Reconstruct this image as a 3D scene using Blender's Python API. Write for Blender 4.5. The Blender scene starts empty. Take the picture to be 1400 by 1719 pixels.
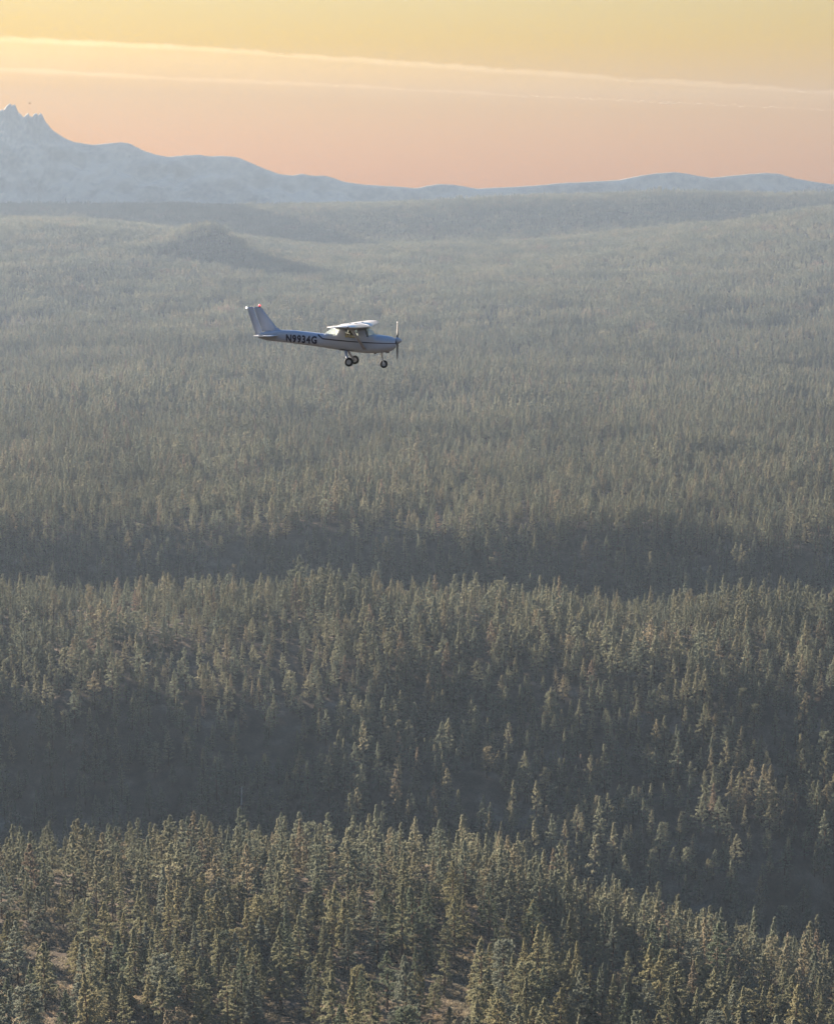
import bpy, bmesh, math, random
import numpy as np
from mathutils import Vector, Matrix, Euler

# ------------------------------------------------------------------ camera, sky, sun, exposure
scene = bpy.context.scene
COL = scene.collection
CAM_Z = 300.0                      # eye height; the ground lies 225 to 320 m below
FPX = 2800.0                       # focal length in pixels of the 1400 x 1719 picture
EYE_ROW = 335.0                    # picture row at eye level
PITCH = math.atan((859.5 - EYE_ROW) / FPX)

cam_d = bpy.data.cameras.new('camera')
cam = bpy.data.objects.new('camera', cam_d)
COL.objects.link(cam)
cam.location = (0, 0, CAM_Z)
cam.rotation_euler = (math.pi / 2 - PITCH, 0, 0)
cam_d.sensor_fit = 'HORIZONTAL'
cam_d.sensor_width = 36.0
cam_d.lens = 36.0 * FPX / 1400.0
cam_d.clip_start = 0.5
cam_d.clip_end = 400000.0
scene.camera = cam

SUN_AZ = math.radians(-44.0)       # clockwise from the viewing direction (+Y)
SUN_EL = math.radians(13.0)
world = bpy.data.worlds.new('World')
scene.world = world
world.use_nodes = True
wt = world.node_tree
wt.nodes.clear()
w_out = wt.nodes.new('ShaderNodeOutputWorld')
w_bg = wt.nodes.new('ShaderNodeBackground')
w_sky = wt.nodes.new('ShaderNodeTexSky')
w_sky.sky_type = 'NISHITA'
w_sky.sun_disc = False
w_sky.sun_elevation = SUN_EL
w_sky.sun_rotation = SUN_AZ
w_sky.altitude = 0.0
w_sky.air_density = 2.5
w_sky.dust_density = 0.1
w_sky.ozone_density = 4.6
w_bg.inputs['Strength'].default_value = 0.05
w_tint = wt.nodes.new('ShaderNodeMix')
w_tint.data_type = 'RGBA'
w_tint.blend_type = 'MULTIPLY'
w_tint.inputs[0].default_value = 1.0
w_tint.inputs[7].default_value = (0.74, 0.595, 0.86, 1.0)     # one even tint over the whole sky
w_sat = wt.nodes.new('ShaderNodeHueSaturation')               # the same richness of colour all round
w_sat.inputs['Saturation'].default_value = 1.42
wt.links.new(w_sky.outputs['Color'], w_sat.inputs['Color'])
wt.links.new(w_sat.outputs['Color'], w_tint.inputs[6])
wt.links.new(w_tint.outputs[2], w_bg.inputs['Color'])
wt.links.new(w_bg.outputs['Background'], w_out.inputs['Surface'])

S = Vector((math.sin(SUN_AZ) * math.cos(SUN_EL), math.cos(SUN_AZ) * math.cos(SUN_EL), math.sin(SUN_EL)))
sun_d = bpy.data.lights.new('sun', 'SUN')
sun_d.energy = 5.0
sun_d.angle = math.radians(0.53)
sun_d.color = (1.0, 0.83, 0.67)
sun = bpy.data.objects.new('sun', sun_d)
COL.objects.link(sun)
sun.rotation_euler = S.to_track_quat('Z', 'Y').to_euler()
sun.location = (-200, 300, 600)

scene.view_settings.view_transform = 'Standard'
scene.view_settings.look = 'None'
scene.view_settings.exposure = 2.76
scene.view_settings.gamma = 1.0
scene.view_settings.use_curve_mapping = False
scene.render.engine = 'CYCLES'
scene.cycles.use_denoising = True
scene.cycles.max_bounces = 5
scene.cycles.diffuse_bounces = 1
scene.cycles.transmission_bounces = 6
scene.cycles.transparent_max_bounces = 16
scene.cycles.volume_bounces = 0

HAZE_DENSITY = 1.5e-4
HAZE_G = 0.15
HAZE_COLOR = (0.184, 0.236, 0.298)

rs = np.random.RandomState(11)
random.seed(11)

# ------------------------------------------------------------------ helpers
def tag(o, label=None, cat=None, group=None, kind=None):
    if label: o['label'] = label
    if cat: o['category'] = cat
    if group: o['group'] = group
    if kind: o['kind'] = kind
    return o

def empty(name, loc=(0, 0, 0)):
    o = bpy.data.objects.new(name, None)
    o.empty_display_size = 0.5
    COL.objects.link(o)
    o.location = loc
    return o

def mesh_of(name, verts, faces, mats=(), smooth=False, mat_idx=None):
    me = bpy.data.meshes.new(name)
    me.from_pydata([tuple(map(float, v)) for v in verts], [], [tuple(map(int, f)) for f in faces])
    for m in mats:
        me.materials.append(m)
    if mat_idx is not None:
        me.polygons.foreach_set('material_index', np.asarray(mat_idx, dtype=np.int32))
    if smooth:
        me.polygons.foreach_set('use_smooth', np.ones(len(me.polygons), dtype=bool))
    me.update()
    return me

def obj(name, me, parent=None, link=True):
    o = bpy.data.objects.new(name, me)
    if link:
        COL.objects.link(o)
    if parent is not None:
        o.parent = parent
    return o

def new_mat(name):
    m = bpy.data.materials.new(name)
    m.use_nodes = True
    m.node_tree.nodes.clear()
    out = m.node_tree.nodes.new('ShaderNodeOutputMaterial')
    return m, m.node_tree, out

def ramp(nt, fac, stops):
    r = nt.nodes.new('ShaderNodeValToRGB')
    els = r.color_ramp.elements
    while len(els) < len(stops):
        els.new(0.5)
    for e, (p, c) in zip(els, stops):
        e.position = p
        e.color = (*c, 1.0)
    nt.links.new(fac, r.inputs['Fac'])
    return r.outputs['Color']

def noise(nt, vec, scale, detail=4.0, rough=0.55):
    n = nt.nodes.new('ShaderNodeTexNoise')
    n.inputs['Scale'].default_value = scale
    n.inputs['Detail'].default_value = detail
    n.inputs['Roughness'].default_value = rough
    if vec is not None:
        nt.links.new(vec, n.inputs['Vector'])
    return n.outputs['Fac']

def simple_mat(name, color, rough=0.5, metal=0.0, var=0.06, scale=6.0, emit=None, emit_s=0.0, spec=0.5, coat=0.0):
    m, nt, out = new_mat(name)
    b = nt.nodes.new('ShaderNodeBsdfPrincipled')
    tc = nt.nodes.new('ShaderNodeTexCoord')
    f = noise(nt, tc.outputs['Object'], scale)
    lo = tuple(max(0, c * (1 - var)) for c in color)
    hi = tuple(min(1, c * (1 + var)) for c in color)
    c = ramp(nt, f, [(0.3, lo), (0.7, hi)])
    nt.links.new(c, b.inputs['Base Color'])
    b.inputs['Roughness'].default_value = rough
    b.inputs['Metallic'].default_value = metal
    b.inputs['Specular IOR Level'].default_value = spec
    b.inputs['Coat Weight'].default_value = coat
    if emit:
        b.inputs['Emission Color'].default_value = (*emit, 1)
        b.inputs['Emission Strength'].default_value = emit_s
    nt.links.new(b.outputs['BSDF'], out.inputs['Surface'])
    return m

# ------------------------------------------------------------------ materials of the setting
def needle_mat(name, stops, use_object_color=False):
    m, nt, out = new_mat(name)
    info = nt.nodes.new('ShaderNodeObjectInfo')
    geo = nt.nodes.new('ShaderNodeNewGeometry')
    c = ramp(nt, info.outputs['Random'], stops)
    if use_object_color:
        c = info.outputs['Color']
    # clump to clump variation inside a crown
    tc = nt.nodes.new('ShaderNodeTexCoord')
    f = noise(nt, tc.outputs['Object'], 0.55, 3.0)
    v = nt.nodes.new('ShaderNodeHueSaturation')
    mr = nt.nodes.new('ShaderNodeMapRange')
    mr.inputs['From Min'].default_value = 0.3
    mr.inputs['From Max'].default_value = 0.7
    mr.inputs['To Min'].default_value = 0.72
    mr.inputs['To Max'].default_value = 1.28
    nt.links.new(f, mr.inputs['Value'])
    # stands of different age and species differ in tone
    f2 = noise(nt, geo.outputs['Position'], 0.0075, 3.0)
    mr2 = nt.nodes.new('ShaderNodeMapRange')
    mr2.inputs['From Min'].default_value = 0.33
    mr2.inputs['From Max'].default_value = 0.67
    mr2.inputs['To Min'].default_value = 0.74
    mr2.inputs['To Max'].default_value = 1.26
    nt.links.new(f2, mr2.inputs['Value'])
    mm = nt.nodes.new('ShaderNodeMath')
    mm.operation = 'MULTIPLY'
    nt.links.new(mr.outputs['Result'], mm.inputs[0])
    nt.links.new(mr2.outputs['Result'], mm.inputs[1])
    nt.links.new(mm.outputs[0], v.inputs['Value'])
    hr = nt.nodes.new('ShaderNodeMapRange')
    hr.inputs['From Min'].default_value = 0.33
    hr.inputs['From Max'].default_value = 0.67
    hr.inputs['To Min'].default_value = 0.515
    hr.inputs['To Max'].default_value = 0.490
    nt.links.new(f2, hr.inputs['Value'])
    nt.links.new(hr.outputs['Result'], v.inputs['Hue'])
    nt.links.new(c, v.inputs['Color'])
    d = nt.nodes.new('ShaderNodeBsdfDiffuse')
    t = nt.nodes.new('ShaderNodeBsdfTranslucent')
    mx = nt.nodes.new('ShaderNodeAddShader')          # needles both reflect and let light through
    nt.links.new(v.outputs['Color'], d.inputs['Color'])
    nt.links.new(v.outputs['Color'], t.inputs['Color'])
    nt.links.new(d.outputs['BSDF'], mx.inputs[0])
    nt.links.new(t.outputs['BSDF'], mx.inputs[1])
    nt.links.new(mx.outputs['Shader'], out.inputs['Surface'])
    return m

M_NEEDLE_OBJ = needle_mat('pine_needles_near', [(0, (0.09, 0.095, 0.045)), (1, (0.12, 0.115, 0.05))], True)
M_NEEDLE = needle_mat('pine_needles', [(0.0, (0.088, 0.100, 0.075)), (0.35, (0.115, 0.120, 0.082)),
                                       (0.75, (0.132, 0.128, 0.084)), (0.97, (0.135, 0.118, 0.078)), (1.0, (0.130, 0.100, 0.075))])
M_BARK = simple_mat('pine_bark', (0.10, 0.062, 0.040), 0.95, var=0.35, scale=2.0, spec=0.1)
M_SNAG = simple_mat('bleached_wood', (0.62, 0.58, 0.52), 0.9, var=0.2, scale=3.0, spec=0.1)
M_BRUSH = needle_mat('brush_twigs', [(0.0, (0.085, 0.080, 0.060)), (0.6, (0.12, 0.105, 0.075)), (1.0, (0.17, 0.135, 0.085))])

def ground_mat():
    m, nt, out = new_mat('forest_floor')
    b = nt.nodes.new('ShaderNodeBsdfPrincipled')
    geo = nt.nodes.new('ShaderNodeNewGeometry')
    f1 = noise(nt, geo.outputs['Position'], 0.06, 6.0, 0.65)
    f2 = noise(nt, geo.outputs['Position'], 0.9, 5.0, 0.7)
    c1 = ramp(nt, f1, [(0.38, (0.050, 0.042, 0.028)), (0.55, (0.110, 0.082, 0.055)), (0.70, (0.215, 0.172, 0.125))])
    c2 = ramp(nt, f2, [(0.3, (0.45, 0.44, 0.42)), (0.6, (1.0, 1.0, 1.0)), (0.8, (1.25, 1.2, 1.1))])
    mx = nt.nodes.new('ShaderNodeMix')
    mx.data_type = 'RGBA'
    mx.blend_type = 'MULTIPLY'
    mx.inputs[0].default_value = 0.8
    nt.links.new(c1, mx.inputs[6])
    nt.links.new(c2, mx.inputs[7])
    nt.links.new(mx.outputs[2], b.inputs['Base Color'])
    b.inputs['Roughness'].default_value = 0.95
    b.inputs['Specular IOR Level'].default_value = 0.1
    bp = nt.nodes.new('ShaderNodeBump')
    bp.inputs['Strength'].default_value = 0.7
    bp.inputs['Distance'].default_value = 0.6
    nt.links.new(f2, bp.inputs['Height'])
    nt.links.new(bp.outputs['Normal'], b.inputs['Normal'])
    nt.links.new(b.outputs['BSDF'], out.inputs['Surface'])
    return m

def snow_mat():
    m, nt, out = new_mat('snow_and_rock')
    b = nt.nodes.new('ShaderNodeBsdfPrincipled')
    geo = nt.nodes.new('ShaderNodeNewGeometry')
    sep = nt.nodes.new('ShaderNodeSeparateXYZ')
    nt.links.new(geo.outputs['Normal'], sep.inputs[0])
    f = noise(nt, geo.outputs['Position'], 0.011, 8.0, 0.66)
    st = nt.nodes.new('ShaderNodeMapRange')           # steep faces shed their snow
    st.inputs['From Min'].default_value = 0.30
    st.inputs['From Max'].default_value = 0.86
    nt.links.new(sep.outputs['Z'], st.inputs['Value'])
    ad = nt.nodes.new('ShaderNodeMath')
    ad.operation = 'MULTIPLY_ADD'
    ad.inputs[1].default_value = 0.36
    nt.links.new(st.outputs['Result'], ad.inputs[0])
    nt.links.new(f, ad.inputs[2])
    c = ramp(nt, ad.outputs[0], [(0.50, (0.16, 0.155, 0.15)), (0.66, (0.36, 0.35, 0.33)), (0.80, (0.62, 0.56, 0.47)), (1.0, (0.70, 0.63, 0.53))])  # snow tones warmed, evening haze put into their colour
    nt.links.new(c, b.inputs['Base Color'])
    b.inputs['Roughness'].default_value = 0.8
    b.inputs['Specular IOR Level'].default_value = 0.2
    nt.links.new(b.outputs['BSDF'], out.inputs['Surface'])
    return m

M_GROUND = ground_mat()
M_SNOW = snow_mat()

# ------------------------------------------------------------------ the lie of the land
def _hash(ix, iy, seed):
    h = (ix.astype(np.int64) * 374761393 + iy.astype(np.int64) * 668265263 + seed * 974634777) & 0xffffffff
    h = ((h ^ (h >> 13)) * 1274126177) & 0xffffffff
    return ((h ^ (h >> 16)) & 0xffffff) / float(0xffffff)

def vnoise(x, y, seed=0):
    x = np.asarray(x, float); y = np.asarray(y, float)
    ix = np.floor(x); iy = np.floor(y)
    fx = x - ix; fy = y - iy
    fx = fx * fx * fx * (fx * (fx * 6 - 15) + 10); fy = fy * fy * fy * (fy * (fy * 6 - 15) + 10)
    ix = ix.astype(np.int64); iy = iy.astype(np.int64)
    a = _hash(ix, iy, seed); b = _hash(ix + 1, iy, seed)
    c = _hash(ix, iy + 1, seed); d = _hash(ix + 1, iy + 1, seed)
    return (a + (b - a) * fx) * (1 - fy) + (c + (d - c) * fx) * fy

def fbm(x, y, octaves=4, seed=0, gain=0.5):
    s = 0.0; amp = 1.0; tot = 0.0; f = 1.0
    for k in range(octaves):
        s = s + amp * vnoise(x * f, y * f, seed + k * 17)
        tot += amp; amp *= gain; f *= 2.03
    return s / tot * 2 - 1

def sstep(a, b, x):
    t = np.clip((x - a) / (b - a), 0, 1)
    return t * t * (3 - 2 * t)

PROF = np.array([(-40000, -240), (-2000, -235), (0, -222), (300, -224), (440, -232), (503, -244), (560, -252), (610, -262),
                 (640, -276), (680, -302), (718, -321), (742, -319), (780, -308), (820, -295), (860, -281), (900, -272), (950, -268), (1000, -267), (1050, -266),
                 (1095, -275), (1140, -292), (1180, -302), (1205, -298), (1245, -280), (1285, -262), (1320, -259), (1370, -261), (1450, -264), (1800, -275), (2500, -290),
                 (3000, -281), (3500, -262), (4000, -232), (4500, -196), (4900, -166), (5200, -148), (5350, -152), (5480, -147), (5700, -90),
                 (5900, -34), (6050, -16), (6250, -34), (6600, -110), (7200, -150), (40000, -180)], float)
def prof(y):
    # monotone-ish smooth interpolation: average of shifted linear interpolations
    y = np.asarray(y, float)
    w = np.clip(np.abs(y) * 0.022, 6, 160)
    s = 0
    for k in (-1.0, -0.5, 0, 0.5, 1.0):
        s = s + np.interp(y + k * w, PROF[:, 0], PROF[:, 1])
    return s / 5.0

RIDGE_X = np.array([(-9000, -46), (-3000, -12), (-1500, -4), (-1060, -7), (-430, -5), (0, 4), (430, 27), (860, 38), (1500, 33), (2400, 24), (9000, 0)], float)

def height(x, y):
    x = np.asarray(x, float); y = np.asarray(y, float)
    near = 1 - sstep(1600, 3200, y)
    # crests are not straight: warp the distance along the view
    yw = y + near * (38 * fbm(x / 260.0, y / 900.0, 3, 5) * sstep(350, 700, y))
    z = prof(yw)
    # nearest ridge falls away to the right
    fr = (1 - sstep(650, 780, y)) * sstep(300, 450, y)
    z = z - fr * (0.25 * np.maximum(0, x - 5) * (1 - sstep(200, 700, x) * 0.5)) * sstep(0, 60, np.maximum(0, x - 5))
    # shaded valley flank is gentler to the right, deeper to the left
    v1 = np.exp(-((y - 760) / 90.0) ** 2)
    z = z + v1 * (6 * sstep(20, 160, x) - 8 * sstep(20, 200, -x))
    # second ridge: higher in the middle, lower at both edges
    r2 = np.exp(-((y - 1050) / 90.0) ** 2)
    z = z + r2 * (5 * np.exp(-((x + 60) / 160.0) ** 2) - 3.0)
    v2 = np.exp(-((y - 1190) / 60.0) ** 2)
    z = z + v2 * (-6 + 10 * sstep(100, 260, -x))
    p2 = np.exp(-((y - 1340) / 130.0) ** 2)
    z = z - p2 * (6.0 * sstep(60, 300, x))
    # knolls on the valley flanks and an uneven second crest
    w1 = sstep(690, 760, y) * (1 - sstep(860, 960, y)); w2 = sstep(1150, 1210, y) * (1 - sstep(1290, 1400, y))
    z = z + w1 * (11.0 + 4 * sstep(0, 150, x)) * fbm(x / 62.0, y / 52.0, 3, 41) + w2 * 7.0 * fbm(x / 70.0, y / 60.0, 3, 43)
    z = z + 7.5 * fbm(x / 95.0, y / 300.0, 3, 47) * np.exp(-((y - 1045) / 70.0) ** 2)
    # undulation
    z = z + 3.2 * fbm(x / 90.0, y / 90.0, 4, 9) * sstep(380, 480, y) * near
    z = z + 11.0 * fbm(x / 520.0, y / 700.0, 4, 21) * sstep(1350, 2000, y) * (1 - sstep(5250, 5700, y))
    z = z + 9.0 * fbm(x / 190.0, y / 230.0, 3, 33) * sstep(1500, 2300, y) * (1 - sstep(5250, 5700, y))
    # long rise on the right
    z = z + 145 * sstep(115, 1700, x) * sstep(2800, 4900, y) * (1 - sstep(5150, 5800, y))
    # and a gentler one on the left, up to the foot of the far ridge
    z = z + 85 * sstep(250, 1150, -x) * sstep(3200, 5000, y) * (1 - sstep(5250, 5800, y))
    # wooded cone
    dx = x + 575; dy = y - 4750
    rr = np.sqrt((dx / np.where(dx < 0, 135.0, 96.0)) ** 2 + (dy / 110.0) ** 2)
    z = z + 78 * np.exp(-(rr * 1.05) ** 2.2) * (1 + 0.15 * fbm(x / 200, y / 200, 3, 77))
    # far wooded ridge
    rg = sstep(5400, 6000, y) * (1 - sstep(6300, 6900, y))
    z = z + rg * (np.interp(x, RIDGE_X[:, 0], RIDGE_X[:, 1]) + 6 * fbm(x / 320.0, y / 320.0, 4, 55))
    return z + CAM_Z

def project(x, y, z):
    """picture column and row (1400 x 1719) of a point; for choosing what lies in view"""
    dz = z - CAM_Z
    c, s = math.cos(PITCH), math.sin(PITCH)
    depth = y * c - dz * s
    up = y * s + dz * c
    return 700 + FPX * x / depth, 859.5 - FPX * up / depth, depth

# ground: one polar sheet, dense where the view is, out to 26 km
ang = np.concatenate([np.radians(np.arange(-180, -40, 5.0)), np.radians(np.arange(-40, -20, 0.8)), np.radians(np.arange(-20, 20, 0.16)),
                      np.radians(np.arange(20, 40, 0.8)), np.radians(np.arange(40, 180, 5.0))])
rad = np.concatenate([[40, 120, 220, 300], np.exp(np.linspace(math.log(360), math.log(7020), 418))])
A, R = np.meshgrid(ang, rad)
GX = R * np.sin(A); GY = R * np.cos(A)
GZ = height(GX, GY)
na, nr = len(ang), len(rad)
gv = np.stack([GX.ravel(), GY.ravel(), GZ.ravel()], 1)
gv = np.vstack([gv, [[0, 0, float(height(0, 0))]]])
i0 = (np.arange(nr - 1)[:, None] * na + np.arange(na)[None, :]).ravel()
i1 = (np.arange(nr - 1)[:, None] * na + (np.arange(na)[None, :] + 1) % na).ravel()
quads = np.stack([i0, i0 + na, i1 + na, i1], 1)[:, ::-1]
gme = bpy.data.meshes.new('ground')
nv = len(gv)
tri = np.stack([np.full(na, nv - 1), np.arange(na), (np.arange(na) + 1) % na], 1)[:, ::-1]
gme.from_pydata(gv.tolist(), [], quads.tolist() + tri.tolist())
gme.materials.append(M_GROUND)
gme.polygons.foreach_set('use_smooth', np.ones(len(gme.polygons), dtype=bool))
gme.update()
if gme.polygons[1000].normal.z < 0:
    gme.flip_normals()
ground = obj('ground', gme)
tag(ground, 'dry brown forest floor rolling away in wooded ridges to the mountains', kind='structure')

# snow mountains
MTN = np.array([(-700, 250), (-560, 225), (-430, 238), (-300, 214), (-200, 222), (-120, 200), (-60, 196), (-25, 186), (-6, 186), (6, 186), (10, 180), (14, 175.5), (17, 173), (20, 176.5), (24, 175), (28, 182), (31, 189), (35, 191), (39, 196), (43, 193), (47, 188.5), (50, 195), (54, 196.5), (58, 192), (61, 189), (64, 196), (68, 188), (71, 193), (75, 202), (82, 211), (90, 219), (105, 229), (122, 237), (155, 242.5), (180, 240),
                (207, 238), (220, 241), (240, 252), (262, 259), (283, 262.5), (310, 260), (335, 259), (352, 261.5), (372, 261), (398, 263), (420, 272), (445, 283), (470, 292), (495, 293.5),
                (507, 290.5), (520, 294), (545, 294), (560, 298), (575, 304), (610, 309), (655, 312), (700, 315), (718, 311), (740, 308), (760, 309), (780, 312.5), (800, 316), (835, 314), (865, 313), (905, 310),
                (950, 306), (1000, 304), (1040, 301), (1075, 294), (1105, 290), (1132, 288), (1160, 292), (1192, 298), (1220, 295), (1255, 291.5), (1285, 289.5), (1308, 291), (1335, 299), (1370, 305), (1400, 309),
                (1500, 318), (1700, 306), (1900, 316), (2300, 322)], float)
MY = 6800.0
def mountain():
    mx = np.concatenate([np.arange(-3100, -1740, 9.0), np.arange(-1740, -1430, 2.0), np.arange(-1430, 3200, 9.0)])
    my = np.concatenate([np.arange(6160, 6600, 14.0), np.arange(6600, 6860, 7.0), np.arange(6860, 7020, 20.0)])
    X, Y = np.meshgrid(mx, my)
    cp, sp = math.cos(PITCH), math.sin(PITCH)
    P = np.zeros_like(X)
    for _ in range(3):                       # height of the crest that shows at the traced row of each column
        colx = 700 + FPX * X / (MY * cp - P * sp)
        row = np.interp(colx, MTN[:, 0], MTN[:, 1])
        row = row - 5.0 * np.abs(fbm(colx / 4.0, colx * 0 + 3.3, 3, 15)) * (1 - sstep(70, 100, colx)) * sstep(-300, -50, colx) + 0.5 * fbm(colx / 6.0, colx * 0 + 1.3, 3, 25)
        q = (859.5 - row) / FPX
        P = MY * (q * cp - sp) / (cp + q * sp)
    t = np.clip((MY - Y) / 630.0, 0, 1)
    tb = np.clip((Y - MY) / 210.0, 0, 1)
    # the skyline of a slice in front is that of the crest, blurred more the lower it lies
    fall = (1 - t) ** 1.7 * (1 - sstep(0, 1, tb))
    k = np.ones(41) / 41
    ux = np.arange(-3100, 3200, 9.0); uP = np.interp(ux, mx, P[0])
    rowb = np.interp(mx, ux, np.convolve(np.pad(uP, 20, mode='edge'), k, 'valid'))
    rowb2 = np.interp(mx, ux, np.convolve(np.pad(uP, 60, mode='edge'), np.ones(121) / 121, 'valid'))
    m1 = sstep(0.0, 0.07, t); m2 = sstep(0.06, 0.35, t)
    Pm = P * (1 - m1) + np.minimum(rowb, P[0] + 15)[None, :] * m1
    Pm = Pm * (1 - m2) + rowb2[None, :] * m2
    base = -150.0
    Z = base + (Pm - base) * fall
    rid = 1 - np.abs(fbm(X / 300.0 + 0.3 * fbm(X / 240., Y / 160., 2, 4), Y / 260.0, 5, 91))
    rid2 = 1 - np.abs(fbm(X / 84.0, Y / 80.0, 4, 131))
    amp = np.clip((Pm - base) * 0.30, 8, 105) * sstep(0.0, 0.12, t) * (1 - t)
    Z = Z + amp * (rid - 1.0) * 1.4 + amp * 0.40 * (rid2 - 1.0)
    crag = sstep(120, 340, P) * np.exp(-((Y - MY) / 70.0) ** 2)
    Z = Z - crag * 36 * np.abs(fbm(X / 42.0, Y / 40.0, 4, 12)) * sstep(0.003, 0.02, t)
    Z = Z + CAM_Z
    ny, nx = X.shape
    v = np.stack([X.ravel(), Y.ravel(), Z.ravel()], 1)
    a = (np.arange(ny - 1)[:, None] * nx + np.arange(nx - 1)[None, :]).ravel()
    f = np.stack([a, a + 1, a + nx + 1, a + nx], 1)
    me = bpy.data.meshes.new('mountain')
    me.from_pydata(v.tolist(), [], f.tolist())
    me.materials.append(M_SNOW)
    me.polygons.foreach_set('use_smooth', np.ones(len(me.polygons), dtype=bool))
    me.update()
    o = obj('mountain', me)
    tag(o, 'pale snow covered mountain range with a jagged rocky peak on the horizon', kind='structure')
mountain()

# ------------------------------------------------------------------ contrails, far outside the haze
def contrail(name, label, ctrl, half_h, half_d, density, bump, seed, dist=60000.0, taper=True, group='contrails'):
    """a long bumpy tube of thin ice cloud; ctrl: (column, row) of its upper edge"""
    r = np.random.RandomState(seed)
    xs = np.arange(-900, 2301, 5.0)
    rows = np.interp(xs, [c[0] for c in ctrl], [c[1] for c in ctrl])
    hh = np.interp(xs, [c[0] for c in ctrl], [c[2] for c in ctrl]) if len(ctrl[0]) > 2 else np.full(len(xs), half_h)
    V = []; F = []
    n = 20
    for i, x in enumerate(xs):
        cx = (x - 700) / FPX * dist
        top = (EYE_ROW - rows[i]) / FPX * dist + CAM_Z
        h = hh[i] / FPX * dist
        b = bump / FPX * dist
        s = 0.5 + 0.5 * float(fbm(x / 13.0, seed * 3.1, 4, seed))
        s2 = float(fbm(x / 70.0, seed * 7.7, 3, seed + 5))
        for k in range(n):
            a = 2 * math.pi * k / n
            up = math.sin(a); fw = math.cos(a)
            up = math.copysign(abs(up) ** 0.55, up); fw = math.copysign(abs(fw) ** 0.55, fw) * (0.12 + 0.88 * (up + 1) / 2)
            zz = top - h + h * up + (b * (s - 0.5) * 2 * max(0, up) + b * 0.9 * s2 * max(0, up))
            zz += b * 0.5 * (r.rand() - 0.5)
            V.append((cx, dist + half_d * fw, zz))
    m = len(xs)
    for i in range(m - 1):
        for k in range(n):
            F.append((i * n + k, i * n + (k + 1) % n, (i + 1) * n + (k + 1) % n, (i + 1) * n + k))
    F.append(tuple(range(n - 1, -1, -1)))
    F.append(tuple((m - 1) * n + k for k in range(n)))
    mat, nt, out = new_mat(name + '_ice')
    vs = nt.nodes.new('ShaderNodeVolumeScatter')
    vs.inputs['Color'].default_value = (1, 0.92, 0.80, 1)  # white ice tinted warm: the low sun's orange put into its colour
    vs.inputs['Density'].default_value = density
    vs.inputs['Anisotropy'].default_value = 0.55
    nt.links.new(vs.outputs['Volume'], out.inputs['Volume'])
    me = mesh_of(name, V, F, [mat])
    o = obj(name, me)
    tag(o, label, 'contrail', group)
    return o

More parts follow.
